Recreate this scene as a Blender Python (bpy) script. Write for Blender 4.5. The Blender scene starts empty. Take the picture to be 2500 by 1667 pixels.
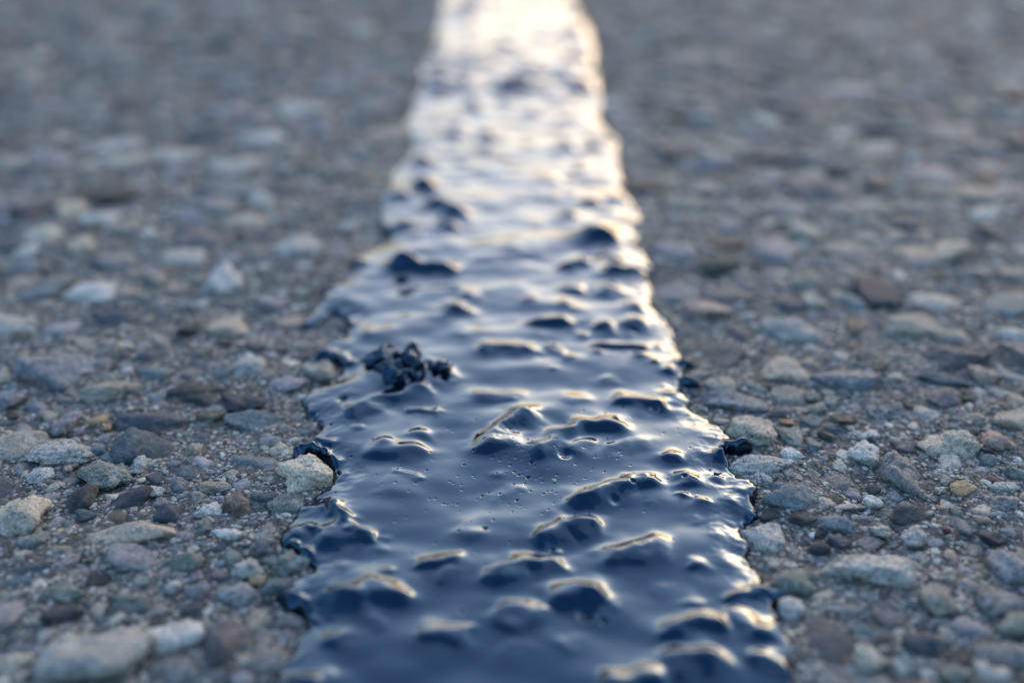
import bpy, math, random
import numpy as np
R = math.radians
S = bpy.context.scene

# ------------------------------------------------------------------ camera
CAM_H = 0.105            # the lens stands about a hand's width above the road
PITCH = R(25.3)
LENS = 40.0
cd = bpy.data.cameras.new('camera'); cam = bpy.data.objects.new('camera', cd)
S.collection.objects.link(cam); S.camera = cam
cam.location = (0, 0, CAM_H); cam.rotation_euler = (R(90) - PITCH, 0, 0)
cd.lens = LENS; cd.sensor_width = 36.0; cd.clip_start = 0.005; cd.clip_end = 500
cd.dof.use_dof = True; cd.dof.focus_distance = 0.1945; cd.dof.aperture_fstop = 7.0

# ------------------------------------------------------------------ sky and sun
SUN_EL, SUN_ROT = R(7.5), R(23)
w = bpy.data.worlds.new('World'); S.world = w; w.use_nodes = True
nt = w.node_tree; bg = nt.nodes['Background']
sky = nt.nodes.new('ShaderNodeTexSky'); sky.sky_type = 'NISHITA'; sky.sun_disc = False
sky.sun_elevation = SUN_EL; sky.sun_rotation = SUN_ROT
sky.air_density = 1.35; sky.dust_density = 2.8; sky.ozone_density = 3.2; sky.altitude = 100
wb = nt.nodes.new('ShaderNodeMix'); wb.data_type = 'RGBA'; wb.blend_type = 'MULTIPLY'; wb.inputs[0].default_value = 1.0
wb.inputs[7].default_value = (1.03, .965, 1.01, 1)       # white balance of the camera
gm = nt.nodes.new('ShaderNodeGamma'); gm.inputs[1].default_value = 1.0
nt.links.new(sky.outputs[0], gm.inputs[0]); nt.links.new(gm.outputs[0], wb.inputs[6]); 
# a dusky peach haze bank dims the lowest part of the sky
wc = nt.nodes.new('ShaderNodeTexCoord'); sx = nt.nodes.new('ShaderNodeSeparateXYZ'); nt.links.new(wc.outputs['Generated'], sx.inputs[0])
hz = nt.nodes.new('ShaderNodeValToRGB'); hz.color_ramp.interpolation = 'EASE'
hz.color_ramp.elements[0].position = .04; hz.color_ramp.elements[0].color = (.22, .225, .262, 1)
hz.color_ramp.elements[1].position = .29; hz.color_ramp.elements[1].color = (1, 1, 1, 1)
nt.links.new(sx.outputs[2], hz.inputs[0])
hm = nt.nodes.new('ShaderNodeMix'); hm.data_type = 'RGBA'; hm.blend_type = 'MULTIPLY'; hm.inputs[0].default_value = 1.0
nt.links.new(wb.outputs[2], hm.inputs[6]); nt.links.new(hz.outputs[0], hm.inputs[7]); nt.links.new(hm.outputs[2], bg.inputs[0]); bg.inputs[1].default_value = 0.15
sd = bpy.data.lights.new('sun', 'SUN'); sun = bpy.data.objects.new('sun', sd); S.collection.objects.link(sun)
sd.energy = 0.2; sd.angle = R(110); sd.color = (1.0, 0.76, 0.56)
_d = (math.sin(SUN_ROT) * math.cos(R(18)), math.cos(SUN_ROT) * math.cos(R(18)), math.sin(R(18)))
import mathutils
sun.rotation_euler = mathutils.Vector(_d).to_track_quat('Z', 'Y').to_euler()
S.view_settings.view_transform = 'Standard'; S.view_settings.look = 'None'
S.view_settings.exposure = 2.25; S.view_settings.gamma = 1.0
S.render.engine = 'CYCLES'; S.cycles.use_denoising = True
S.cycles.max_bounces = 5; S.cycles.diffuse_bounces = 2; S.cycles.glossy_bounces = 3; S.cycles.transmission_bounces = 2
S.cycles.caustics_reflective = False; S.cycles.caustics_refractive = False
S.cycles.sample_clamp_indirect = 4.0

# ------------------------------------------------------------------ pixel of the photograph (2500 x 1667) -> point on the road
F = LENS / 36.0 * 2500
def ray(px, py):
    u = (px - 1250) / F; v = (py - 833.5) / F
    return u, math.cos(PITCH) - v * math.sin(PITCH), -math.sin(PITCH) - v * math.cos(PITCH)
def gp(px, py, z=0.0):
    dx, dy, dz = ray(px, py); t = (CAM_H - z) / -dz
    return dx * t, dy * t
def mpp(px, py):
    dx, dy, dz = ray(px, py); t = CAM_H / -dz
    return t / F                                     # metres per pixel across
def down(px, py):
    dx, dy, dz = ray(px, py); return math.atan2(-dz, math.hypot(dx, dy))
ZOOM = {'A': (0, 0, 1.88), 'B': (1250, 0, 1.88), 'L': (0, 834, 1.882), 'P': (1600, 834, 1.882),
        4: (600, 800, 3.357), 5: (1200, 800, 3.357), 6: (600, 1200, 3.357), 7: (1200, 1200, 3.357)}
def zp(r, x, y):
    ox, oy, k = ZOOM[r]; return ox + x / k, oy + y / k

# ------------------------------------------------------------------ noise
def _hash(ix, iy, iz, seed):
    h = (ix.astype(np.int64) * 374761393 + iy.astype(np.int64) * 668265263 + iz.astype(np.int64) * 2147483647 // 7 + seed * 974634777) & 0xffffffff
    h = ((h ^ (h >> 13)) * 1274126177) & 0xffffffff
    h = ((h ^ (h >> 16)) * 2246822519) & 0xffffffff
    return ((h ^ (h >> 15)) & 0xffffff) / float(0xffffff)
def vn2(x, y, seed=0):
    """gradient noise, about -1..1"""
    x0 = np.floor(x); y0 = np.floor(y); fx = x - x0; fy = y - y0
    u = fx * fx * fx * (fx * (fx * 6 - 15) + 10); v = fy * fy * fy * (fy * (fy * 6 - 15) + 10)
    z = np.zeros_like(x0)
    def g(i, j):
        a = _hash(x0 + i, y0 + j, z, seed) * 2 * np.pi
        return np.cos(a) * (fx - i) + np.sin(a) * (fy - j)
    return ((g(0, 0) * (1 - u) + g(1, 0) * u) * (1 - v) + (g(0, 1) * (1 - u) + g(1, 1) * u) * v) * 1.5
def vn3(x, y, z, seed=0):
    x0 = np.floor(x); y0 = np.floor(y); z0 = np.floor(z); f = (x - x0, y - y0, z - z0)
    u, v, t = [a * a * (3 - 2 * a) for a in f]
    def c(i, j, k): return _hash(x0 + i, y0 + j, z0 + k, seed)
    a = (c(0, 0, 0) * (1 - u) + c(1, 0, 0) * u) * (1 - v) + (c(0, 1, 0) * (1 - u) + c(1, 1, 0) * u) * v
    b = (c(0, 0, 1) * (1 - u) + c(1, 0, 1) * u) * (1 - v) + (c(0, 1, 1) * (1 - u) + c(1, 1, 1) * u) * v
    return (a * (1 - t) + b * t) * 2 - 1

def ground_z(x, y):
    """relief of the bitumen and sand between the stones"""
    x = np.asarray(x, float); y = np.asarray(y, float)
    fade = 1 / (1 + (np.hypot(x, y) / 1.5) ** 2)
    return fade * (0.0011 * vn2(x / .028, y / .028, 1) + 0.0007 * vn2(x / .009, y / .009, 2)
                   + 0.00035 * vn2(x / .0032, y / .0032, 3) + 0.00018 * vn2(x / .0013, y / .0013, 4)) - 0.0004

# ------------------------------------------------------------------ mesh helpers
def make_mesh(name, co, faces, mat, cols=None, mott=None, smooth=True):
    """faces: (n,3) or (n,4) int array"""
    me = bpy.data.meshes.new(name)
    n, k = faces.shape
    me.vertices.add(len(co)); me.vertices.foreach_set('co', np.asarray(co, np.float32).ravel())
    me.loops.add(n * k); me.loops.foreach_set('vertex_index', faces.astype(np.int32).ravel())
    me.polygons.add(n); me.polygons.foreach_set('loop_start', np.arange(0, n * k, k, dtype=np.int32))
    me.polygons.foreach_set('use_smooth', np.full(n, smooth))
    me.update(calc_edges=True)
    if cols is not None:
        a = me.attributes.new('tint', 'FLOAT_COLOR', 'POINT')
        c4 = np.ones((len(co), 4), np.float32); c4[:, :3] = cols; a.data.foreach_set('color', c4.ravel())
    if mott is not None:
        a = me.attributes.new('mottle', 'FLOAT', 'POINT'); a.data.foreach_set('value', np.asarray(mott, np.float32))
    me.materials.append(mat)
    return me
def link(name, me, loc=(0, 0, 0)):
    o = bpy.data.objects.new(name, me); S.collection.objects.link(o); o.location = loc; return o
def tag(o, label, cat, group=None, kind=None):
    if label: o['label'] = label
    if cat: o['category'] = cat
    if group: o['group'] = group
    if kind: o['kind'] = kind
    return o
_ico = {}
def ico(sub):
    if sub not in _ico:
        import bmesh
        bm = bmesh.new(); bmesh.ops.create_icosphere(bm, subdivisions=sub, radius=1)
        v = np.array([p.co[:] for p in bm.verts]); f = np.array([[q.index for q in p.verts] for p in bm.faces]); bm.free()
        _ico[sub] = (v / np.linalg.norm(v, axis=1)[:, None], f)
    return _ico[sub]

# ------------------------------------------------------------------ materials
def new_mat(name):
    m = bpy.data.materials.new(name); m.use_nodes = True
    t = m.node_tree; return m, t, t.nodes['Principled BSDF']
def N(t, kind, **kw):
    n = t.nodes.new(kind)
    for k, v in kw.items():
        if k in n.inputs: n.inputs[k].default_value = v
        else: setattr(n, k, v)
    return n
def mixc(t, fac, a, b, blend='MIX'):
    n = t.nodes.new('ShaderNodeMix'); n.data_type = 'RGBA'; n.blend_type = blend
    for s, v in ((0, fac), (6, a), (7, b)):
        if hasattr(v, 'links') or hasattr(v, 'is_linked'): t.links.new(v, n.inputs[s])
        else: n.inputs[s].default_value = v
    return n.outputs[2]
def ramp(t, src, p0, p1, c0=(0, 0, 0, 1), c1=(1, 1, 1, 1)):
    r = t.nodes.new('ShaderNodeValToRGB'); r.color_ramp.elements[0].position = p0; r.color_ramp.elements[1].position = p1
    r.color_ramp.elements[0].color = c0; r.color_ramp.elements[1].color = c1; t.links.new(src, r.inputs[0]); return r.outputs[0]
def math_(t, op, a, b=0.0):
    n = t.nodes.new('ShaderNodeMath'); n.operation = op
    for i, v in enumerate((a, b)):
        if hasattr(v, 'is_linked'): t.links.new(v, n.inputs[i])
        else: n.inputs[i].default_value = v
    return n.outputs[0]

def stone_material():
    m, t, b = new_mat('stone')
    tc = t.nodes.new('ShaderNodeTexCoord'); oi = t.nodes.new('ShaderNodeObjectInfo')
    ad = N(t, 'ShaderNodeVectorMath', operation='ADD'); t.links.new(tc.outputs['Object'], ad.inputs[0])
    sc = N(t, 'ShaderNodeVectorMath', operation='SCALE'); sc.inputs[0].default_value = (1.7, 2.3, 3.1); t.links.new(oi.outputs['Random'], sc.inputs['Scale'])
    t.links.new(sc.outputs[0], ad.inputs[1]); vec = ad.outputs[0]
    tint = N(t, 'ShaderNodeAttribute', attribute_name='tint').outputs['Color']
    mot = N(t, 'ShaderNodeAttribute', attribute_name='mottle').outputs['Fac']
    def noise(s, det=3.0, rough=.6, dist=0.0):
        n = N(t, 'ShaderNodeTexNoise', Scale=s, Detail=det, Roughness=rough, Distortion=dist); t.links.new(vec, n.inputs['Vector']); return n.outputs[0]
    big = noise(300, 5, .7, .8); mid = noise(1100, 5, .75, .5); fine = noise(3600, 3, .65)
    pale = mixc(t, 0.55, tint, (.62, .60, .56, 1)); dark = mixc(t, .78, tint, (.035, .045, .055, 1))
    c = mixc(t, math_(t, 'MULTIPLY', ramp(t, big, .50, .60), mot), tint, pale)
    c = mixc(t, math_(t, 'MULTIPLY', ramp(t, mid, .51, .60), math_(t, 'ADD', math_(t, 'MULTIPLY', mot, .95), .12)), c, dark)
    rust = mixc(t, .5, tint, (.34, .22, .11, 1))
    c = mixc(t, math_(t, 'MULTIPLY', ramp(t, noise(420, 3, .6, 1.2), .60, .75), math_(t, 'MULTIPLY', mot, .6)), c, rust)
    c = mixc(t, 1.0, c, ramp(t, fine, .3, .7, (.45, .45, .45, 1), (1.5, 1.5, 1.5, 1)), 'MULTIPLY')
    # dust in the hollows of the grain
    c = mixc(t, math_(t, 'MULTIPLY', ramp(t, noise(620, 5, .75), .52, .72), .12), c, (.20, .175, .145, 1))
    t.links.new(c, b.inputs['Base Color'])
    t.links.new(ramp(t, mid, .3, .7, (.55, .55, .55, 1), (.85, .85, .85, 1)), b.inputs['Roughness'])
    b.inputs['Specular IOR Level'].default_value = .45
    h = math_(t, 'ADD', math_(t, 'MULTIPLY', mid, .6), math_(t, 'MULTIPLY', fine, .25)); h = math_(t, 'ADD', h, math_(t, 'MULTIPLY', big, .8))
    bu = N(t, 'ShaderNodeBump', Strength=1.0, Distance=.0011); t.links.new(h, bu.inputs['Height']); t.links.new(bu.outputs[0], b.inputs['Normal'])
    return m

def road_material():
    m, t, b = new_mat('asphalt_binder')
    tc = t.nodes.new('ShaderNodeTexCoord'); vec = tc.outputs['Object']
    def noise(s, det=3.0, rough=.6, dist=0.0):
        n = N(t, 'ShaderNodeTexNoise', Scale=s, Detail=det, Roughness=rough, Distortion=dist); t.links.new(vec, n.inputs['Vector']); return n.outputs[0]
    def cells(s, colour=True):
        v = N(t, 'ShaderNodeTexVoronoi', Scale=s); t.links.new(vec, v.inputs['Vector']); return v
    base = mixc(t, ramp(t, noise(70, 4, .6), .35, .65), (.042, .040, .041, 1), (.105, .090, .072, 1))
    va = cells(1500); sep = N(t, 'ShaderNodeSeparateColor'); t.links.new(va.outputs['Color'], sep.inputs[0])
    g = ramp(t, sep.outputs[0], .0, 1.0, (.03, .03, .031, 1), (.24, .22, .19, 1))
    c = mixc(t, .55, base, g)
    c = mixc(t, math_(t, 'MULTIPLY', ramp(t, sep.outputs[1], .88, .92), .8), c, (.50, .48, .45, 1))
    c = mixc(t, math_(t, 'MULTIPLY', ramp(t, sep.outputs[2], .95, .97), .6), c, (.38, .20, .09, 1))
    vb = cells(520); sb = N(t, 'ShaderNodeSeparateColor'); t.links.new(vb.outputs['Color'], sb.inputs[0])
    c = mixc(t, math_(t, 'MULTIPLY', ramp(t, sb.outputs[0], .6, .8), .35), c, ramp(t, sb.outputs[1], 0, 1, (.07, .09, .11, 1), (.42, .39, .34, 1)))
    t.links.new(c, b.inputs['Base Color']); b.inputs['Roughness'].default_value = .85; b.inputs['Specular IOR Level'].default_value = .35
    h = math_(t, 'SUBTRACT', math_(t, 'MULTIPLY', noise(1800, 3, .7), .8), math_(t, 'MULTIPLY', va.outputs['Distance'], .8))
    h = math_(t, 'SUBTRACT', h, math_(t, 'MULTIPLY', vb.outputs['Distance'], 1.2))
    bu = N(t, 'ShaderNodeBump', Strength=1.0, Distance=.0005); t.links.new(h, bu.inputs['Height']); t.links.new(bu.outputs[0], b.inputs['Normal'])
    return m

def tar_material(name='bitumen', rough=.045, micro=.00002):
    m, t, b = new_mat(name)
    tc = t.nodes.new('ShaderNodeTexCoord'); vec = tc.outputs['Object']
    b.inputs['Base Color'].default_value = (.0016, .0036, .009, 1); b.inputs['IOR'].default_value = 1.85; b.inputs['Specular Tint'].default_value = (.22, .52, .86, 1)
    n1 = N(t, 'ShaderNodeTexNoise', Scale=420, Detail=3, Roughness=.55); t.links.new(vec, n1.inputs['Vector'])
    n2 = N(t, 'ShaderNodeTexNoise', Scale=2600, Detail=3, Roughness=.6); t.links.new(vec, n2.inputs['Vector'])
    t.links.new(ramp(t, n1.outputs[0], .35, .7, (rough * .75,) * 3 + (1,), (rough * 1.7,) * 3 + (1,)), b.inputs['Roughness'])
    h = math_(t, 'ADD', n1.outputs[0], math_(t, 'MULTIPLY', n2.outputs[0], .22))
    bu = N(t, 'ShaderNodeBump', Strength=1.0, Distance=micro); t.links.new(h, bu.inputs['Height']); t.links.new(bu.outputs[0], b.inputs['Normal'])
    return m
M_STONE = stone_material(); M_ROAD = road_material(); M_TAR = tar_material(); M_LUMP = tar_material('bitumen_crust', .07, .0004)

# ------------------------------------------------------------------ outline of the sealing band, traced and laid on the road
left = [('A', x, y) for x, y in ((2050, 0), (2000, 130), (1990, 230), (1925, 330), (1930, 420), (1885, 470), (1890, 520), (1845, 560), (1875, 610),
        (1890, 670), (1860, 740), (1790, 800), (1790, 860), (1735, 930), (1745, 990), (1760, 1060), (1800, 1085), (1780, 1120), (1650, 1180), (1610, 1215), (1620, 1260),
        (1560, 1300), (1480, 1345), (1475, 1385), (1420, 1440), (1380, 1490), (1420, 1515), (1480, 1470), (1540, 1440), (1585, 1470), (1600, 1510), (1580, 1555))]
left += [(4, x, y) for x, y in ((790, 50), (700, 115), (600, 200), (540, 250), (505, 300), (560, 325), (640, 285), (720, 275), (780, 320), (790, 380), (700, 430),
        (560, 500), (470, 560), (440, 605), (470, 660), (490, 730), (560, 735), (590, 780), (600, 850), (530, 900), (530, 935), (500, 985), (400, 1040),
        (350, 1080), (380, 1110), (465, 1140), (485, 1095), (560, 1065), (640, 1095), (690, 1160), (700, 1230), (712, 1262), (640, 1340), (500, 1430), (415, 1480))]
left += [(6, x, y) for x, y in ((400, 170), (380, 230), (320, 290), (240, 325), (265, 380), (290, 450), (350, 490), (420, 510), (480, 590), (525, 640), (520, 690),
        (440, 740), (350, 780), (330, 820), (220, 850), (280, 910), (360, 955), (440, 970), (480, 1020), (500, 1110), (440, 1180), (370, 1260), (340, 1330),
        (310, 1400), (260, 1480), (220, 1568))]
right = [('B', x, y) for x, y in ((260, 0), (300, 60), (350, 130), (370, 200), (380, 300), (400, 400), (415, 480), (400, 560), (440, 610), (495, 660), (485, 750),
        (512, 840), (525, 900), (580, 970), (600, 1020), (545, 1060), (590, 1100), (565, 1135), (610, 1180), (655, 1235), (620, 1280), (650, 1340), (640, 1400),
        (690, 1460), (740, 1520))]
right += [('P', x, y) for x, y in ((95, 0), (100, 25), (112, 60), (140, 100), (200, 122), (135, 128), (130, 150), (160, 172), (210, 208), (120, 205), (130, 240), (158, 278),
        (162, 310), (220, 350), (290, 400), (330, 432), (372, 475), (430, 490), (442, 510), (405, 520), (380, 527), (330, 514), (302, 540), (345, 575), (345, 600),
        (380, 640), (430, 645), (480, 690), (452, 730), (470, 770), (482, 800), (420, 832), (410, 870), (440, 940), (420, 1000), (470, 1060), (520, 1130), (605, 1162),
        (545, 1210), (570, 1260), (590, 1330), (650, 1400), (622, 1480), (640, 1568))]
L = [gp(*zp(*p)) for p in left]; Rr = [gp(*zp(*p)) for p in right]
rg = random.Random(5)
farL = [(L[0][0] - .006 + .004 * math.sin(y * 9) + rg.uniform(-.004, .003), y) for y in np.arange(L[0][1] + .02, 3.2, .03)]
farR = [(Rr[0][0] + .002 + .004 * math.sin(y * 7 + 1) + rg.uniform(-.003, .004), y) for y in np.arange(Rr[0][1] + .02, 3.2, .03)]
nearL = [(L[-1][0] - .002, .085), (L[-1][0] + .001, .045), (L[-1][0] - .001, .0)]; nearR = [(Rr[-1][0] + .001, .085), (Rr[-1][0] + .003, .05), (Rr[-1][0], .0)]
poly = np.array(farL[::-1] + L + nearL + nearR[::-1] + Rr[::-1] + farR)
def band_sdf(x, y):
    """signed distance to the outline, positive inside; x, y 1-D"""
    d2 = np.full(x.shape, 1e9); inside = np.zeros(x.shape, bool)
    P = poly; Q = np.roll(poly, -1, 0)
    for (x0, y0), (x1, y1) in zip(P, Q):
        ex, ey = x1 - x0, y1 - y0; l2 = ex * ex + ey * ey + 1e-18
        near = (y > min(y0, y1) - .03) & (y < max(y0, y1) + .03)
        i = np.nonzero(near)[0]
        if len(i) == 0: continue
        xs, ys = x[i], y[i]
        t = np.clip(((xs - x0) * ex + (ys - y0) * ey) / l2, 0, 1)
        dd = (xs - x0 - t * ex) ** 2 + (ys - y0 - t * ey) ** 2
        d2[i] = np.minimum(d2[i], dd)
        if y0 != y1:
            c = ((ys < y0) != (ys < y1)) & (xs < x0 + (ys - y0) * ex / ey)
            inside[i] ^= c
    d = np.sqrt(np.minimum(d2, .03 ** 2))
    return np.where(inside, d, -d)
def band_edge(x, y):
    d = band_sdf(x, y)
    return d + .0007 * vn2(x / .0035, y / .0035, 11) + .0045 * np.clip((y - .42) / .3, 0, 1) * vn2(x / .012, y / .012, 13) + .00022 * vn2(x / .0011, y / .0011, 12)

# ------------------------------------------------------------------ what lies under the tar: drowned stones, folds and lumps
# (zoom region, [points], radius in zoom pixels, height mm, roughness)
FOLDS = [
 (4, [(1150, 470), (1330, 450), (1600, 440)], 170, 1.7, .2),
 (4, [(1150, 1060), (1330, 1075)], 170, 2.3, 0), (4, [(900, 740), (1150, 650), (1430, 570)], 125, 2.4, .5), (4, [(930, 700)], 60, 1.2, 0), (4, [(1400, 520)], 70, 1.6, .3),
 (4, [(1450, 940)], 120, 1.5, 0), (4, [(1360, 730), (1560, 745)], 60, .8, .4), (4, [(930, 870)], 55, .6, 0), (4, [(1260, 1350)], 190, 1.2, 0),
 (4, [(1250, 1240), (1420, 1290)], 60, .5, 0), (4, [(2010, 1010), (2150, 880), (2290, 790)], 165, 2.8, 1.0), (4, [(640, 250), (760, 260), (830, 320)], 75, 1.9, .3),
 (4, [(700, 150)], 110, 1.0, .2), (4, [(1130, 80)], 120, 1.2, 0), (4, [(1780, 70)], 150, 2.2, 0), (4, [(2000, 215), (2280, 230)], 95, 1.8, .2),
 (4, [(1950, 620), (2180, 610)], 110, 1.2, 0), (4, [(2200, 1380), (2050, 1440)], 100, .5, .3), (4, [(780, 1260)], 80, .7, 0), (4, [(900, 1020)], 90, .7, 0),
 (4, [(405, 1080), (470, 1060), (560, 1040), (640, 1070), (700, 1140)], 62, 3.0, .2), (4, [(600, 960), (680, 990)], 60, 1.2, .3), (4, [(1690, 480), (1600, 400), (1500, 330)], 90, .8, .5),
 (5, [(430, 1080), (560, 970), (720, 880), (900, 860), (1010, 880)], 125, 2.6, .15), (5, [(690, 1030)], 130, 2.2, 0), (5, [(900, 900)], 50, 1.0, .3),
 (5, [(760, 1500), (950, 1420), (1150, 1340), (1270, 1330)], 112, 3.0, .5), (5, [(700, 620)], 140, 1.6, .1), (5, [(1080, 650), (1370, 680)], 110, 2.0, .5),
 (5, [(950, 470)], 100, 1.2, 0), (5, [(1480, 580)], 100, 1.0, 0), (5, [(1470, 390)], 75, 1.9, .4), (5, [(1590, 470), (1680, 490)], 60, 2.2, .2), (5, [(1560, 330), (1660, 335)], 55, 1.9, .2),
 (5, [(740, 115)], 80, 2.4, .5), (5, [(930, 75)], 60, 1.3, .4), (5, [(1120, 95)], 60, 1.3, .4), (5, [(900, 195), (1060, 205), (1220, 215)], 62, 1.9, .6), (5, [(1230, 285)], 75, 1.4, .4),
 (5, [(860, 250)], 55, .9, .3), (5, [(1340, 330)], 45, .9, .3), (5, [(330, 240), (180, 230)], 80, 1.3, .2), (5, [(480, 210), (640, 300)], 60, .8, .2), (5, [(500, 385)], 35, .5, 0),
 (5, [(1470, 1120)], 95, 1.5, .4), (5, [(1610, 1310)], 115, 2.0, 1.2), (5, [(1560, 1430)], 50, 1.0, .5), (5, [(1740, 1490)], 75, 1.3, .8), (5, [(1880, 1090), (1950, 1030), (2090, 1025)], 75, 2.7, .2),
 (5, [(1850, 1290)], 55, .8, .5), (5, [(1000, 1050), (1200, 1000)], 120, .7, .2), (5, [(2100, 1400), (2180, 1350)], 80, 1.0, .8), (5, [(1950, 1450)], 70, .7, .5), (5, [(60, 1250)], 80, .35, .2),
 (7, [(440, 450), (620, 350), (790, 350)], 125, 2.6, .4), (7, [(50, 760), (250, 670), (470, 670)], 125, 2.3, .3), (7, [(520, 560)], 50, 1.3, .5), (7, [(1060, 600), (1320, 530)], 165, 2.3, .3),
 (7, [(1680, 660)], 95, 1.8, .6), (7, [(620, 930), (820, 930)], 160, 3.0, .4), (7, [(1470, 1210), (1700, 1120), (1850, 1160)], 120, 2.2, .4), (7, [(1600, 1480), (1750, 1490)], 190, 2.4, .2),
 (7, [(100, 1100), (330, 1080)], 170, 1.8, .2), (7, [(1050, 1660), (1350, 1610)], 150, 2.2, .2), (7, [(1300, 140)], 70, .6, .3), (7, [(1680, 290)], 70, .8, .5), (7, [(1850, 360)], 110, .9, .4),
 (7, [(2000, 400)], 80, 1.0, .4), (7, [(1640, 960)], 110, 1.2, .3), (7, [(2000, 1070), (2150, 1200)], 130, 1.3, .3), (7, [(1980, 940), (2200, 850)], 80, 1.3, .5), (7, [(2180, 1240), (2420, 1140)], 95, 1.4, .4),
 (7, [(850, 560)], 70, .8, .1), (7, [(1000, 1010)], 60, .9, .2), (7, [(2200, 1450), (2400, 1500)], 150, 1.5, .3), (7, [(600, 1320)], 120, .9, .1), (7, [(200, 1350)], 150, .8, .1),
 (7, [(1950, 620)], 120, .8, .2), (7, [(1400, 850)], 120, .7, .2),
 (6, [(730, 190), (800, 290), (880, 390), (1010, 440)], 75, 2.2, .4), (6, [(740, 410), (860, 450)], 155, 2.1, .1), (6, [(420, 400)], 110, 1.6, .1), (6, [(400, 500), (470, 540)], 85, 2.2, .1),
 (6, [(1130, 730)], 90, 1.3, .1), (6, [(880, 930), (1040, 890), (1200, 920)], 170, 2.3, .2), (6, [(1080, 1120)], 120, 1.2, .2), (6, [(370, 890), (450, 960)], 105, 2.0, .1),
 (6, [(750, 1270)], 150, 2.1, .1), (6, [(1500, 670), (1700, 620)], 90, 1.4, .4), (6, [(1850, 390)], 150, 1.3, .1), (6, [(1080, 520)], 90, .9, 0), (6, [(1640, 740)], 120, 1.1, .1),
 (6, [(1560, 1230), (1750, 1230)], 140, 1.2, .1), (6, [(430, 1640), (560, 1640)], 160, 2.0, .1), (6, [(800, 680)], 90, .5, 0), (6, [(1180, 60)], 120, .5, 0), (6, [(1150, 1480)], 200, .8, .1),
 (6, [(340, 1150), (520, 1080)], 70, .8, .2), (6, [(600, 380), (520, 340)], 60, 1.0, .2),
 ('B', [(400, 1110)], 62, 4.6, .5), ('B', [(290, 1360)], 45, 2.2, .3), ('B', [(430, 1365)], 50, 2.2, .3), ('B', [(470, 1275), (550, 1275)], 42, 1.9, .3), ('B', [(240, 1430)], 38, 1.6, .3),
 ('B', [(580, 1435)], 38, 1.6, .3), ('B', [(80, 1400)], 35, 1.4, .3), ('B', [(230, 1510), (130, 1510)], 35, 1.5, .3), ('B', [(560, 1515)], 40, 1.7, .3), ('B', [(330, 1230), (260, 1250)], 30, 1.4, .3),
 ('B', [(430, 1530)], 35, 1.2, .3), ('B', [(480, 1220)], 25, 1.4, .3), ('B', [(355, 950)], 28, 1.6, .3), ('B', [(250, 1010)], 30, 1.2, .3), ('B', [(580, 1130)], 45, 2.2, .3), ('B', [(625, 1290)], 40, 1.8, .3),
 ('A', [(1850, 1250)], 45, 4.2, .4), ('A', [(1930, 1260), (2040, 1265)], 38, 1.8, .3), ('A', [(1940, 880)], 42, 3.4, .4), ('A', [(1830, 915)], 50, 2.4, .4), ('A', [(2030, 975), (2095, 1010)], 42, 3.0, .3),
 ('A', [(1860, 1055)], 45, 2.0, .3), ('A', [(2050, 1072)], 40, 1.9, .3), ('A', [(2180, 515)], 34, 3.0, .3), ('A', [(2080, 640)], 34, 2.0, .3), ('A', [(2230, 640)], 28, 2.0, .3),
 ('A', [(1630, 1225)], 38, 2.4, .3), ('A', [(1490, 1345)], 30, 1.2, .3), ('A', [(2150, 1385)], 38, 1.3, .1), ('A', [(2090, 1450)], 50, 1.9, .1), ('A', [(1540, 1475), (1600, 1510)], 30, 1.6, .2),
 ('A', [(1660, 1550)], 60, 1.0, .1), ('A', [(2250, 1165), (2340, 1170)], 120, 1.0, 0), ('A', [(1950, 760)], 40, 1.6, .3), ('A', [(2210, 310)], 40, 2.6, .3), ('A', [(2100, 110)], 40, 2.0, .3),
 ('B', [(130, 340)], 50, 4.0, .3), ('B', [(130, 430)], 50, 2.6, .3), ('B', [(90, 540)], 40, 2.4, .3), ('B', [(240, 570)], 30, 1.6, .3), ('B', [(370, 700)], 34, 2.0, .3), ('B', [(250, 700)], 36, 1.6, .3),
 ('B', [(310, 800)], 36, 1.8, .3), ('B', [(170, 850)], 50, 1.8, .3), ('B', [(60, 680)], 34, 1.5, .3),
]
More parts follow.
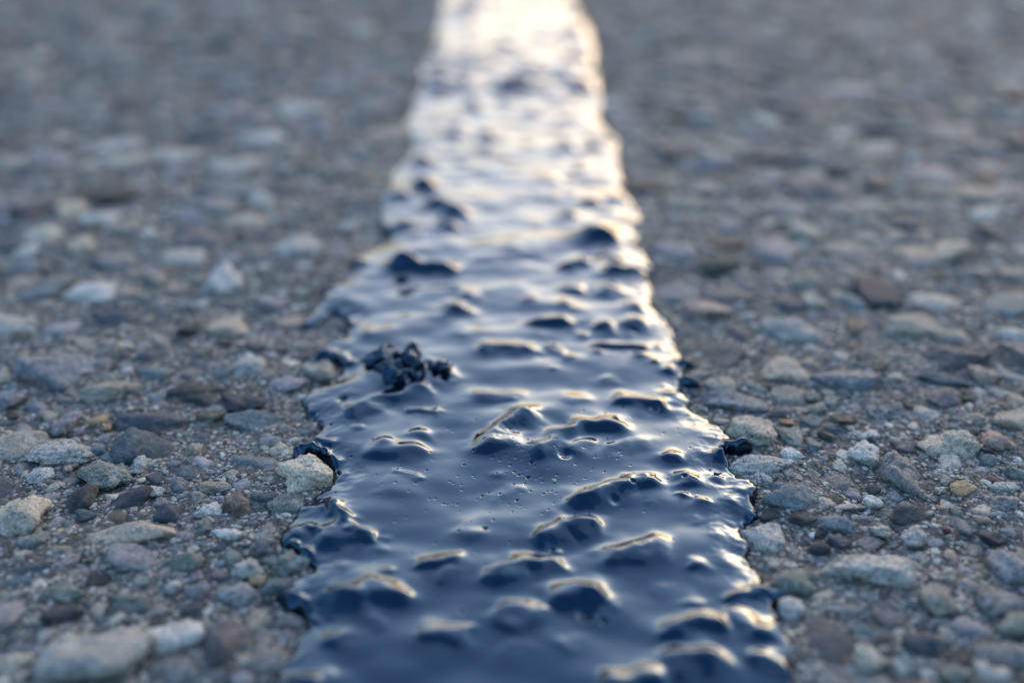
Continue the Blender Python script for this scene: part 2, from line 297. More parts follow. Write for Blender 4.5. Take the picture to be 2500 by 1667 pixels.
PITS = [  # zoom region, centre, radius px, depth mm : dents, dimples and burst bubbles
 (5, 1340, 715, 45, 1.6), (5, 600, 1110, 60, 1.0), (5, 1580, 1300, 28, 1.2), (5, 1000, 1490, 50, .8), (5, 1150, 1370, 22, 1.2), (7, 780, 1070, 75, 1.6), (7, 920, 1130, 30, 1.2), (7, 500, 540, 22, .9),
 (6, 1960, 375, 28, .7), (7, 1210, 520, 50, .7), (4, 800, 640, 45, 1.0),
 (5, 330, 1168, 17, .5), (5, 300, 1272, 17, .5), (5, 224, 1254, 11, .35), (5, 210, 1463, 14, .4), (5, 428, 1410, 9, .3), (5, 528, 1408, 8, .3), (5, 465, 1550, 9, .3), (5, 795, 1368, 8, .3),
 (5, 684, 845, 8, .3), (5, 455, 908, 8, .3), (5, 68, 1418, 7, .25), (5, 205, 1500, 7, .25), (5, 233, 1510, 6, .25), (5, 280, 1535, 6, .25), (5, 150, 1182, 7, .25), (5, 350, 1362, 6, .25), (5, 645, 1260, 6, .25),
 (4, 1870, 1076, 13, .4), (4, 1790, 1172, 12, .4), (4, 1885, 812, 9, .3), (4, 1655, 872, 8, .3), (4, 1513, 1082, 10, .3), (4, 866, 1102, 10, .35), (4, 705, 832, 14, .45), (4, 740, 1400, 9, .3),
 (4, 1774, 1373, 9, .3), (4, 1940, 1418, 12, .4), (4, 1734, 1488, 9, .3), (4, 2165, 1182, 7, .3), (4, 1950, 1015, 8, .3), (4, 1245, 1220, 8, .3), (4, 1077, 1262, 8, .3), (4, 1100, 1438, 7, .3), (4, 1553, 1448, 8, .3),
 (6, 1748, 395, 13, .4), (6, 2030, 298, 9, .3), (6, 1765, 1045, 16, .4), (6, 1755, 208, 6, .25), (6, 2225, 285, 6, .2), (7, 15, 298, 9, .3), (7, 1245, 215, 8, .3), (7, 170, 222, 8, .3), (5, 1400, 918, 6, .25), (5, 1150, 800, 7, .25), (5, 1380, 935, 6, .2),
]
_rp = random.Random(77)
for _ in range(110):
    PITS.append((5, _rp.gauss(150, 620), _rp.gauss(1300, 260), _rp.uniform(4.5, 10), _rp.uniform(.2, .38)))
for _ in range(50):
    PITS.append((5, _rp.uniform(100, 2000), _rp.uniform(750, 1560), _rp.uniform(4.5, 9), _rp.uniform(.2, .35)))
folds = []; _rf = random.Random(13)
for r, pts, rad, h, ro in FOLDS:
    q = [gp(*zp(r, *p)) for p in pts]
    m = mpp(*zp(r, *pts[len(pts) // 2])); h *= 1.9 if isinstance(r, str) else (.6 if r == 7 and h <= 1.2 else 1)
    rad *= 1.4 if isinstance(r, str) else 1; folds.append((q, rad / ZOOM[r][2] * m, h / 1000 * .52 * (1.15 if len(q) > 1 else _rf.uniform(.4, 1.15)), ro * .45))
rg = random.Random(21)
for i in range(900):                                     # small drowned chippings everywhere
    y = .06 + 1.6 * rg.random() ** 1.5; x = rg.uniform(-.045, .05)
    dense = .12 if y < .19 else (.3 if y < .24 else 1.0)
    if x > .012: dense *= 2.0
    if rg.random() > dense * .6: continue
    r = rg.uniform(.0008, .0022) * (1 + 1.3 * min(1, max(0, (y - .22) / .3))); folds.append(([(x, y)], r, r * rg.uniform(.08, .22) * (1.5 if y > .3 else 1), .2))

for i in range(260):                                     # rougher, chippier run farther up the road
    y = .45 + 1.6 * rg.random() ** 1.6; x = rg.uniform(-.036, .036)
    if abs(x) < .017 and rg.random() < .8: continue
    r = rg.uniform(.003, .006); folds.append(([(x, y), (x + rg.uniform(-.006, .006), y)], r, r * rg.uniform(.25, .6), .6))

def rows(y0, y1, d0, yref, p):
    ys = [y0]
    while ys[-1] < y1: ys.append(ys[-1] + d0 * max(1, ys[-1] / yref) ** p)
    return np.array(ys)
def band_mesh():
    xs = np.arange(-.056, .060, .00019); ys = rows(.02, 3.1, .00021, .2, 1.75)
    X, Y = np.meshgrid(xs, ys); nx, ny = len(xs), len(ys)
    d = band_edge(X.ravel(), Y.ravel()).reshape(X.shape)
    bump = np.zeros_like(X); rough = np.zeros_like(X)
    for q, r, h, ro in folds:
        R2 = r * 4
        ax = [p[0] for p in q]; ay = [p[1] for p in q]
        i0, i1 = np.searchsorted(ys, [min(ay) - R2, max(ay) + R2]); j0, j1 = np.searchsorted(xs, [min(ax) - R2, max(ax) + R2])
        if i1 <= i0 or j1 <= j0: continue
        x = X[i0:i1, j0:j1]; y = Y[i0:i1, j0:j1]
        wx = x + .38 * r * vn2(x / (r * 1.5), y / (r * 1.5), 31); wy = y + .38 * r * vn2(x / (r * 1.5), y / (r * 1.5), 32)
        dd = np.full(x.shape, 1e9)
        if len(q) == 1: dd = np.hypot(wx - q[0][0], wy - q[0][1])
        for (x0, y0), (x1, y1) in zip(q, q[1:]):
            ex, ey = x1 - x0, y1 - y0; t = np.clip(((wx - x0) * ex + (wy - y0) * ey) / (ex * ex + ey * ey), 0, 1)
            dd = np.minimum(dd, np.hypot(wx - x0 - t * ex, wy - y0 - t * ey))
        s = dd / r
        core = np.clip(1 - (s / 1.2) ** 2, 0, None) ** 1.8
        f = h * (.30 * core + .48 * np.exp(-(s / .95) ** 2) + .28 * np.exp(-(s / 1.6) ** 2))
        cur = bump[i0:i1, j0:j1]
        bump[i0:i1, j0:j1] = (cur ** 2.5 + f ** 2.5) ** .4
        rough[i0:i1, j0:j1] = np.maximum(rough[i0:i1, j0:j1], ro * np.clip(f / h, 0, 1))
    bump *= 1 + .26 * vn2(X / .0048, Y / .0048, 45)
    z = .0008 + .0005 * np.clip(d / .005, 0, 1) ** .7 + bump
    z += .00048 * vn2(X / .016, Y / .012, 41) + .00016 * vn2(X / .007, Y / .0055, 42)
    z += rough * (.00026 * vn2(X / .0022, Y / .0022, 43) + .00012 * vn2(X / .0010, Y / .0010, 44))
    for r_, px, py, rad, dep in PITS:
        cx, cy = gp(*zp(r_, px, py)); r = rad / ZOOM[r_][2] * mpp(*zp(r_, px, py)); R2 = r * 2.4
        i0, i1 = np.searchsorted(ys, [cy - R2, cy + R2]); j0, j1 = np.searchsorted(xs, [cx - R2, cx + R2])
        if i1 <= i0 or j1 <= j0: continue
        s = np.hypot(X[i0:i1, j0:j1] - cx, Y[i0:i1, j0:j1] - cy) / r
        z[i0:i1, j0:j1] += (dep if dep < .6 else dep * .45) / 1000 * (-np.exp(-(s ** 2) * 1.6) + .10 * np.exp(-((s - 1.35) / .35) ** 2))
    # rounded wet edge
    er = .0012
    e = np.clip(d / er, 0, 1); prof = np.sqrt(np.clip(1 - (1 - e) ** 2, 0, 1))
    base = (.3 * ground_z(X, Y) - .0003) * np.clip(1 - d / .006, 0, 1)
    z = base + np.where(d > 0, z * prof, -.0016 * np.clip(-d / .0003, 0, 1)) - .0002 * (1 - prof)
    keep = d > -.0005
    q = keep[:-1, :-1] & keep[1:, :-1] & keep[:-1, 1:] & keep[1:, 1:]
    idx = np.arange(nx * ny).reshape(ny, nx)
    f = np.stack([idx[:-1, :-1][q], idx[:-1, 1:][q], idx[1:, 1:][q], idx[1:, :-1][q]], 1)
    used = np.zeros(nx * ny, bool); used[f.ravel()] = True
    remap = np.cumsum(used) - 1
    co = np.stack([X.ravel(), Y.ravel(), z.ravel()], 1)[used]
    return make_mesh('sealing_band', co, remap[f], M_TAR)
band = link('tar_band', band_mesh())
tag(band, 'glossy black band of poured tar running up the middle of the rough road', 'road sealant')

# ------------------------------------------------------------------ road sheet to the horizon
def road():
    def half(d0, ref, p, end):
        v = [0.0]
        while v[-1] < end: v.append(v[-1] + d0 * max(1, v[-1] / ref) ** p)
        return np.array(v)
    h = half(.0007, .11, 1.6, 120); xs = np.concatenate([-h[:0:-1], h])
    ys = rows(0.02, 160, .0007, .2, 1.6); ys = np.concatenate([-half(.02, .05, 1.6, 60)[::-1] + .02 - .01, ys])
    X, Y = np.meshgrid(xs, ys); Z = ground_z(X, Y)
    d = band_sdf(X.ravel(), Y.ravel()).reshape(X.shape)
    Z = Z - .0016 * np.clip((d - .0008) / .001, 0, 1)
    nx, ny = len(xs), len(ys); idx = np.arange(nx * ny).reshape(ny, nx)
    f = np.stack([idx[:-1, :-1].ravel(), idx[:-1, 1:].ravel(), idx[1:, 1:].ravel(), idx[1:, :-1].ravel()], 1)
    print('road grid', nx, ny)
    return make_mesh('road', np.stack([X.ravel(), Y.ravel(), Z.ravel()], 1), f, M_ROAD)
rd = link('road', road()); rd['kind'] = 'structure'

# ------------------------------------------------------------------ stones
COL_ = dict(bluegrey=(.17, .20, .25), slate=(.066, .094, .135), teal=(.115, .19, .225), darkteal=(.055, .115, .155), cream=(.42, .38, .30), tan=(.42, .345, .26), white=(.44, .44, .42),
           pale=(.37, .365, .34), ivory=(.56, .48, .36), grey=(.21, .21, .22), brown=(.15, .12, .095), green=(.18, .22, .20), dark=(.045, .055, .07), navy=(.030, .052, .095), lilac=(.26, .25, .29),
           pink=(.36, .26, .22), orange=(.46, .23, .11), amber=(.40, .27, .12), olive=(.13, .12, .07), mauve=(.16, .14, .16), red=(.22, .05, .04), deepgreen=(.05, .10, .085), buff=(.30, .27, .22))
def _tone(v):
    g = sum(v) / 3; k = (g / .2) ** .35 * 1.2; v = [(g + (c - g) * .76) * k for c in v]
    return (v[0] * .93, v[1] * .905, v[2] * .84)
COL = {k: _tone(v) for k, v in COL_.items()}
MOT = dict(ivory=.6, bluegrey=.8, slate=.2, teal=.35, darkteal=.2, cream=.8, tan=.5, white=.75, pale=.9, grey=.8, brown=.4, green=.6, dark=.15, navy=.1, lilac=.6, pink=.4, orange=.2, amber=.3, olive=.4, mauve=.4, red=.1, deepgreen=.1, buff=.6)
def shape(dirs, rng, n, q, rough, facets, worn=.45):
    """(n, V, 3) angular weathered stones filling the unit box"""
    V = len(dirs)
    nr = rng.normal(size=(n, facets, 3)); nr /= np.linalg.norm(nr, axis=2)[..., None]
    p = rng.uniform(.62, 1.0, size=(n, facets))
    dots = np.clip(np.einsum('vk,nfk->nvf', dirs, nr), 0, None) / p[:, None, :]
    r = (dots ** q).sum(2) ** (-1 / q); r = np.minimum(r, 1.8)
    off = rng.uniform(0, 90, size=(n, 1, 3))
    P = dirs[None] * 1.7 + off; r *= 1 + rough * vn3(P[..., 0], P[..., 1], P[..., 2], 3)
    if V > 100:
        P = dirs[None] * 5 + off; r *= 1 + .45 * rough * vn3(P[..., 0], P[..., 1], P[..., 2], 4)
    if V > 600:
        P = dirs[None] * 13 + off; r *= 1 + .22 * rough * vn3(P[..., 0], P[..., 1], P[..., 2], 5)
    if V > 2000:
        P = dirs[None] * 30 + off; r *= 1 + .09 * rough * vn3(P[..., 0], P[..., 1], P[..., 2], 6)
    c = dirs[None] * r[..., None]
    lo = c.min(1, keepdims=True); hi = c.max(1, keepdims=True)
    c = (c - (lo + hi) / 2) / ((hi - lo) / 2)
    zt = c[..., 2]; c[..., 2] = np.where(zt > .35, .35 + (zt - .35) * worn, zt)
    return c
TOP = .64
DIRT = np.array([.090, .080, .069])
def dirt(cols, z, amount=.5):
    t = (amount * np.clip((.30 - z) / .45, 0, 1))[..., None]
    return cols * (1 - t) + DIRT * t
# region, cx, cy, w, h, colour, handle (unique noun phrase), rest of the label
HAND = [
 ('L', 240, 115, 350, 180, 'bluegrey', 'large mottled blue-grey stone', 'at the far left in the rough asphalt'),
 ('L', 510, 215, 300, 130, 'buff', 'humped buff-grey stone', 'beyond the dark slate ledge'),
 ('L', 700, 350, 370, 110, 'slate', 'long dark slate ledge', 'directly behind the faceted blue stone'),
 ('L', 650, 465, 270, 160, 'darkteal', 'faceted dark blue stone', 'with a pointed front in the left asphalt'),
 ('L', 1165, 355, 270, 100, 'teal', 'flat teal-blue stone', 'nearest the tar band on the left'),
 ('L', 970, 340, 130, 60, 'olive', 'small olive-brown stone', 'between the slate ledge and the flat teal-blue stone'),
 ('L', 270, 500, 330, 120, 'pale', 'grey and cream ridge stone', 'left of the faceted dark blue stone'),
 ('L', 185, 600, 120, 95, 'white', 'small white domed stone', 'in front of the grey and cream ridge stone'),
 ('L', 485, 600, 260, 130, 'green', 'pale grey-green flat stone', 'in front of the faceted dark blue stone'),
 ('L', 360, 710, 140, 115, 'dark', 'charcoal chunk', 'left of the navy stone'),
 ('L', 590, 715, 180, 105, 'navy', 'dark navy stone', 'with a flat top behind the long tan slab'),
 ('L', 90, 790, 240, 190, 'cream', 'rough cream boulder-like stone', 'at the left margin beside the charcoal chunk'),
 ('L', 560, 885, 520, 130, 'tan', 'long tan slab', 'smooth and pale, widest stone left of the tar'),
 ('L', 1055, 872, 170, 62, 'white', 'bright white quartz sliver', 'pointing toward the tar band'),
 ('L', 610, 985, 240, 120, 'lilac', 'pale lilac-grey stone', 'in front of the long tan slab'),
 ('L', 1145, 1025, 140, 95, 'pale', 'rounded pale pebble', 'in front of the white quartz sliver'),
 ('L', 960, 772, 130, 68, 'white', 'chalky white chip', 'behind the white quartz sliver'),
 ('L', 770, 760, 150, 100, 'slate', 'rough dark grey stone', 'right of the dark navy stone'),
 ('L', 915, 705, 90, 60, 'buff', 'small smooth buff pebble', 'behind the chalky white chip'),
 ('L', 700, 675, 110, 50, 'white', 'whitish flake', 'just behind the dark navy stone'),
 ('L', 1420, 395, 85, 80, 'green', 'round grey-green pebble', 'cupped by the left edge of the tar'),
 ('L', 1310, 192, 200, 68, 'lilac', 'flat whitish finger stone', 'left of the tar below its stone notch'),
 ('L', 1150, 115, 160, 110, 'pale', 'blurred pale stone', 'beyond the flat teal-blue stone'),
 ('L', 1475, 130, 180, 88, 'buff', 'buff stone in the tar notch', 'with black tar arching over its back'),
 ('L', 690, 62, 150, 75, 'slate', 'blurred slate-blue stone', 'behind the humped buff-grey stone'),
 ('L', 700, 145, 170, 65, 'teal', 'narrow blurred teal stone', 'right of the humped buff-grey stone'),
 ('L', 1222, 920, 110, 105, 'grey', 'speckled grey stone against the tar', 'right of the white quartz sliver'),
 ('L', 1350, 1010, 150, 120, 'green', 'mossy grey stone', 'in the bay of the tar edge at lower left'),
 ('L', 1180, 1080, 80, 50, 'amber', 'amber yellow pebble', 'in front of the rounded pale pebble'),
 ('L', 1280, 1110, 150, 80, 'teal', 'soft blue-grey pebble', 'right of the amber yellow pebble'),
 ('L', 490, 382, 42, 38, 'orange', 'tiny bright orange grain', 'at the left tip of the dark slate ledge'),
 ('L', 312, 574, 42, 32, 'pink', 'tiny pink-brown pebble', 'between the white domed stone and the grey-green flat stone'),
 ('L', 345, 558, 32, 28, 'pink', 'tinier pink grain', 'touching the tiny pink-brown pebble'),
 ('L', 130, 1035, 200, 60, 'slate', 'flat dark slate chip', 'in front of the rough cream stone'),
 ('L', 290, 1150, 220, 90, 'green', 'blurred grey-green stone', 'above the dark blue pebble at lower left'),
 ('L', 290, 1245, 180, 95, 'navy', 'blurred dark blue pebble', 'just behind the big pale foreground stone'),
 ('L', 450, 1400, 500, 320, 'pale', 'big pale foreground stone', 'out of focus at the lower left'),
 ('L', 1040, 1370, 250, 230, 'mauve', 'brown-grey foreground stone', 'out of focus beside the big pale foreground stone'),
 ('L', 40, 1250, 140, 220, 'lilac', 'pale stone cut by the left margin', 'behind the big pale foreground stone'),
 ('L', 860, 1000, 200, 90, 'green', 'pale green-grey stone', 'left of the rounded pale pebble'),
 ('L', 790, 1110, 85, 55, 'white', 'blurred white pebble', 'in front of the pale green-grey stone'),
 ('L', 900, 1130, 110, 70, 'lilac', 'blurred lilac pebble', 'right of the blurred white pebble'),
 ('L', 600, 1190, 190, 80, 'green', 'soft green-white stone', 'behind the big pale foreground stone, right side'),
 ('L', 1090, 745, 130, 110, 'brown', 'rough brown-grey stone', 'between the chalky white chip and the tar'),
 ('L', 390, 792, 100, 55, 'darkteal', 'small dark teal chip', 'at the left end of the long tan slab'),
 ('L', 160, 905, 140, 95, 'green', 'grey-green rubble stone', 'left of the long tan slab'),
 ('L', 60, 265, 100, 90, 'bluegrey', 'dim blue stone', 'in front of the large mottled blue-grey stone'),
 ('L', 300, 370, 120, 105, 'lilac', 'lilac-grey rounded stone', 'left of the dark slate ledge'),
 ('L', 20, 150, 70, 190, 'tan', 'tan stone cut by the left margin', 'beside the large mottled blue-grey stone'),
 ('L', 340, 450, 85, 50, 'lilac', 'small lilac stone', 'behind the grey and cream ridge stone'),
 ('L', 440, 480, 105, 60, 'teal', 'small teal stone', 'touching the left of the faceted dark blue stone'),
 ('L', 890, 490, 95, 70, 'buff', 'dull buff pebble', 'right of the faceted dark blue stone'),
 ('L', 640, 555, 120, 70, 'pale', 'mottled black and white chip', 'under the tip of the faceted dark blue stone'),
 ('L', 820, 645, 90, 65, 'bluegrey', 'small blue-grey lump', 'behind the rough dark grey stone'),
 ('L', 940, 840, 75, 75, 'green', 'upright grey-green chip', 'left of the white quartz sliver'),
 ('L', 980, 660, 170, 70, 'buff', 'flat dusty buff stone', 'midway between the navy stone and the cream tarred stone'),
 ('L', 700, 930, 60, 40, 'grey', 'little grey stone', 'at the right front of the long tan slab'),
 (4, 455, 1205, 510, 320, 'ivory', 'cream quartz stone with a tar tongue', 'held in the left edge of the black band'),
 (4, 1015, 325, 110, 80, 'olive', 'translucent olive pebble', 'on the tar beside the black crusty lump'),
 ('A', 230, 1075, 210, 85, 'cream', 'blurred cream stone', 'in the left background above the mottled blue-grey stone'),
 ('A', 420, 1340, 235, 95, 'white', 'blurred bluish white stone', 'in the left middle distance'),
 ('A', 1020, 1275, 210, 120, 'white', 'bright blurred cream-white stone', 'left of the tar in the middle distance'),
 ('A', 1370, 1125, 250, 110, 'pale', 'long blurred pale stone', 'beside the tar with a dark hollow in front'),
 ('A', 530, 1445, 210, 75, 'slate', 'blurred low slate stone', 'right of the blurred bluish white stone'),
 ('A', 860, 1505, 105, 110, 'navy', 'dark navy block', 'left of the blurred tan hump'),
 ('A', 1030, 1480, 240, 110, 'tan', 'blurred tan hump', 'right of the dark navy block'),
 ('A', 1055, 505, 190, 75, 'lilac', 'faint lilac stone', 'far back left of the bright tar'),
 ('A', 1380, 495, 260, 75, 'pale', 'faint long pale stone', 'far back, next to the bright tar'),
 ('A', 620, 485, 170, 80, 'dark', 'faint dark stone', 'far back on the left'),
 ('A', 880, 985, 175, 55, 'lilac', 'flat faint pinkish-grey stone', 'behind the bright blurred cream-white stone'),
 ('A', 1200, 915, 115, 75, 'white', 'small bright blurred stone', 'left of the dark tar knobs'),
 ('A', 1020, 195, 90, 70, 'dark', 'faint dark spot of a stone', 'near the top left of the view'),
 ('A', 165, 935, 190, 100, 'mauve', 'blurred dark purple-grey stone', 'behind the blurred cream stone'),
 ('A', 350, 950, 170, 110, 'tan', 'blurred tan stone', 'right of the blurred dark purple-grey stone'),
 ('A', 1600, 1030, 70, 60, 'white', 'tiny blurred white stone', 'left of the dark tar knobs, nearer than the bright one'),
 ('A', 700, 1280, 130, 70, 'buff', 'blurred buff stone', 'left of the bright cream-white one'),
 ('B', 1340, 1045, 160, 100, 'cream', 'blurred cream knob', 'standing up right of the tar in the middle distance'),
 ('B', 2010, 1135, 160, 110, 'tan', 'blurred orange-buff stone', 'in the right middle distance'),
 ('B', 1840, 712, 100, 70, 'white', 'bright white spot of a stone', 'in the right background'),
 ('B', 1700, 962, 75, 50, 'cream', 'small blurred pale cream stone', 'between the cream knob and the orange-buff stone'),
 ('B', 880, 860, 170, 70, 'pale', 'blurred grey-white stone', 'right of the bright tar'),
 ('B', 800, 925, 230, 60, 'buff', 'blurred long buff stone', 'in front of the blurred grey-white stone'),
 ('B', 960, 1205, 190, 100, 'deepgreen', 'blurred dark green stone', 'right of the tar in the middle distance'),
 ('B', 1400, 855, 300, 100, 'mauve', 'wide blurred mauve stone', 'behind the blurred cream knob'),
 ('B', 900, 1410, 220, 90, 'pink', 'blurred pinkish buff stone', 'close to the right edge of the tar'),
 ('B', 1270, 1500, 280, 120, 'pale', 'speckled blue-white stone', 'right of the blurred pinkish buff stone'),
 ('B', 1830, 1485, 300, 110, 'buff', 'broad dusty buff stone', 'right of the speckled blue-white stone'),
 ('B', 1510, 782, 110, 70, 'dark', 'blurred dark round stone', 'right background behind the cream knob'),
 ('B', 2190, 800, 100, 40, 'orange', 'faint orange stone', 'near the right margin far back'),
 ('B', 1930, 522, 80, 38, 'pink', 'faint pink stone', 'far back on the right'),
 ('B', 1390, 1370, 110, 65, 'cream', 'blurred pale pebble', 'behind the speckled blue-white stone'),
 ('B', 2180, 1050, 110, 70, 'mauve', 'blurred purple-grey stone', 'behind the blurred orange-buff stone'),
 ('P', 560, 110, 290, 140, 'tan', 'flat tan-brown paving stone', 'close to the right edge of the tar'),
 ('P', 870, 160, 310, 110, 'bluegrey', 'pale bluish triangular stone', 'right of the flat tan-brown stone'),
 ('P', 1390, 70, 340, 115, 'slate', 'smooth dark slate dome', 'at the right behind the pinkish tan stone'),
 ('P', 1320, 162, 220, 55, 'darkteal', 'thin teal slab', 'in front of the smooth dark slate dome'),
 ('P', 1520, 140, 140, 85, 'pink', 'pinkish tan stone', 'at the right end of the thin teal slab'),
 ('P', 345, 265, 350, 105, 'bluegrey', 'smooth blue-grey slab', 'lying against the right edge of the tar'),
 ('P', 440, 405, 220, 150, 'cream', 'rough cream-white stone', 'right of the tar, in front of the smooth slab'),
 ('P', 1330, 250, 180, 100, 'mauve', 'dark mauve wedge', 'in front of the thin teal slab'),
 ('P', 1445, 260, 60, 40, 'deepgreen', 'small green pebble', 'right of the dark mauve wedge'),
 ('P', 740, 290, 85, 48, 'cream', 'small cream pebble', 'between the smooth slab and the grey lump'),
 ('P', 1055, 310, 170, 85, 'grey', 'plain grey lump', 'behind the knobbly white stone'),
 ('P', 1345, 452, 300, 145, 'cream', 'large cream-grey dome', 'sharp and cracked, right of the granite stone'),
 ('P', 1565, 442, 160, 95, 'pink', 'tan-pink stone', 'right of the large cream-grey dome'),
 ('P', 1530, 490, 72, 34, 'navy', 'glossy black chip', 'in front of the tan-pink stone'),
 ('P', 1640, 345, 180, 85, 'tan', 'buff stone cut by the right margin', 'behind the tan-pink stone'),
 ('P', 960, 505, 160, 105, 'white', 'knobbly white stone', 'left of the large grey granite stone'),
 ('P', 785, 425, 72, 50, 'deepgreen', 'dark green chip', 'behind the teal-grey chip'),
 ('P', 730, 460, 85, 80, 'teal', 'teal-grey chip', 'in front of the dark green chip'),
 ('P', 1140, 600, 230, 185, 'grey', 'large grey granite stone', 'pitted and rounded, the sharpest big one at right'),
 ('P', 475, 562, 320, 95, 'pale', 'light grey stone lipped by tar', 'at the right tar edge with a black hook of tar on it'),
 ('P', 485, 622, 100, 60, 'pale', 'small pale block', 'in front of the stone lipped by tar'),
 ('P', 625, 710, 270, 125, 'teal', 'domed teal-grey stone', 'against the right tar edge'),
 ('P', 1415, 680, 130, 66, 'amber', 'gold-brown stone', 'with pale top, in front of the cream-grey dome'),
 ('P', 1165, 790, 175, 75, 'dark', 'flat charcoal stone', 'in front of the large grey granite stone'),
 ('P', 840, 822, 190, 85, 'teal', 'cracked teal-grey stone', 'left of the flat charcoal stone'),
 ('P', 1590, 730, 140, 90, 'grey', 'rough grey stone', 'right of the gold-brown stone'),
 ('P', 1530, 530, 80, 55, 'teal', 'pale teal bead', 'in front of the glossy black chip'),
 ('P', 1040, 852, 100, 55, 'cream', 'cream chip', 'between the charcoal and the cracked teal-grey stones'),
 ('P', 1550, 880, 130, 60, 'navy', 'blurred navy pebble', 'near the right margin'),
 ('P', 1010, 1025, 530, 185, 'pale', 'big white mottled stone', 'widest stone right of the tar'),
 ('P', 610, 1080, 290, 150, 'green', 'dark green-grey hump', 'between the tar and the big white mottled stone'),
 ('P', 1190, 885, 130, 95, 'pale', 'blurred pale speckled pebble', 'behind the big white mottled stone'),
 ('P', 750, 932, 100, 60, 'navy', 'blurred dark slate bead', 'behind the big white mottled stone, left end'),
 ('P', 850, 905, 115, 55, 'slate', 'dim slate chip', 'right of the blurred dark slate bead'),
 ('P', 1170, 472, 170, 55, 'mauve', 'dark purple-brown stone', 'between the knobbly white stone and the cream-grey dome'),
 ('P', 980, 418, 105, 48, 'white', 'flat white chip', 'behind the knobbly white stone'),
 ('P', 625, 512, 110, 68, 'white', 'whitish speckled pebble', 'left of the knobbly white stone'),
 ('P', 1665, 600, 120, 85, 'green', 'green-grey stone cut by the right margin', 'right of the gold-brown stone'),
 ('P', 1300, 1185, 165, 125, 'buff', 'blurred tilted buff stone', 'in front of the big white mottled stone'),
 ('P', 630, 1220, 125, 95, 'white', 'blurred white pebble beside the tar', 'at the lower right tar edge'),
 ('P', 985, 1440, 165, 130, 'cream', 'blurred round cream pebble', 'at the bottom right'),
 ('P', 1540, 1500, 150, 140, 'pale', 'blurred pale pebble in the corner', 'at the bottom right corner'),
 ('P', 1380, 1510, 160, 110, 'green', 'blurred pale green pebble', 'left of the pebble in the bottom right corner'),
 ('P', 1220, 1375, 180, 95, 'slate', 'blurred slate lump', 'right of the blurred round cream pebble'),
 ('P', 1130, 1490, 85, 75, 'white', 'blurred small white pebble', 'right of the blurred round cream pebble, lowest'),
 ('P', 1640, 1010, 200, 140, 'lilac', 'lilac stone cut by the right margin', 'beside the big white mottled stone'),
 ('P', 815, 262, 72, 50, 'cream', 'little cream stone', 'left of the plain grey lump'),
 ('P', 722, 240, 74, 48, 'buff', 'little buff stone', 'left of the little cream stone'),
 ('P', 570, 322, 112, 48, 'slate', 'low dark grey stone', 'in front of the end of the smooth slab'),
 ('P', 860, 352, 130, 58, 'brown', 'crumbly dark brown stone', 'left of the plain grey lump'),
 ('P', 610, 366, 72, 30, 'orange', 'orange-brown chip', 'right of the rough cream-white stone'),
 ('P', 1110, 156, 100, 38, 'cream', 'smooth ivory pebble', 'left of the thin teal slab'),
 ('P', 1390, 772, 62, 38, 'buff', 'small buff bead', 'in front of the gold-brown stone'),
 ('P', 1312, 756, 30, 28, 'orange', 'tiny amber grain', 'left of the small buff bead'),
 ('P', 1340, 856, 42, 25, 'red', 'tiny dark red chip', 'left of the blurred navy pebble'),
 ('P', 1500, 808, 75, 40, 'pink', 'small pink pebble', 'behind the blurred navy pebble'),
 ('P', 682, 494, 24, 22, 'red', 'tiny red grain', 'right of the whitish speckled pebble'),
 ('P', 995, 722, 90, 58, 'white', 'small mottled white stone', 'in front of the granite stone'),
 ('P', 890, 752, 170, 40, 'pale', 'long pale flake', 'behind the cracked teal-grey stone'),
 ('P', 1600, 662, 150, 40, 'pale', 'long pale flat stone', 'behind the rough grey stone'),
 ('P', 1370, 385, 60, 30, 'teal', 'thin blue chip', 'on the far side of the cream-grey dome'),
]
rngS = np.random.default_rng(11); rdm = random.Random(3)
cell = .00035
GX0, GX1, GY0, GY1 = -.62, .62, .05, 1.35
occ = np.zeros((int((GY1 - GY0) / cell) + 1, int((GX1 - GX0) / cell) + 1), np.uint8)
def gi(x, y): return int((y - GY0) / cell), int((x - GX0) / cell)
def stamp(x, y, a, b, ang, grow=0.92):
    a *= grow; b *= grow; m = max(a, b); i0, j0 = gi(x - m, y - m); i1, j1 = gi(x + m, y + m)
    i0 = max(0, i0); j0 = max(0, j0); i1 = min(occ.shape[0] - 1, i1); j1 = min(occ.shape[1] - 1, j1)
    if i1 <= i0 or j1 <= j0: return
    yy, xx = np.mgrid[i0:i1 + 1, j0:j1 + 1]; yy = yy * cell + GY0 - y; xx = xx * cell + GX0 - x
    c, s = math.cos(ang), math.sin(ang); u = (xx * c + yy * s) / a; v = (-xx * s + yy * c) / b
    occ[i0:i1 + 1, j0:j1 + 1] |= (u * u + v * v < 1).astype(np.uint8)
def frac(x, y, a, b):
    i0, j0 = gi(x - a, y - b); i1, j1 = gi(x + a, y + b)
    if i0 < 0 or j0 < 0 or i1 >= occ.shape[0] or j1 >= occ.shape[1]: return 1.0
    return occ[i0:i1 + 1, j0:j1 + 1].mean()
def project(x, y):
    d = y * math.cos(PITCH) + CAM_H * math.sin(PITCH); v = CAM_H * math.cos(PITCH) - y * math.sin(PITCH)
    return 1250 + F * x / d, 833.5 + F * v / d
GROUP = 'stones bedded in the asphalt'
placed = []          # (handle, x, y, a)
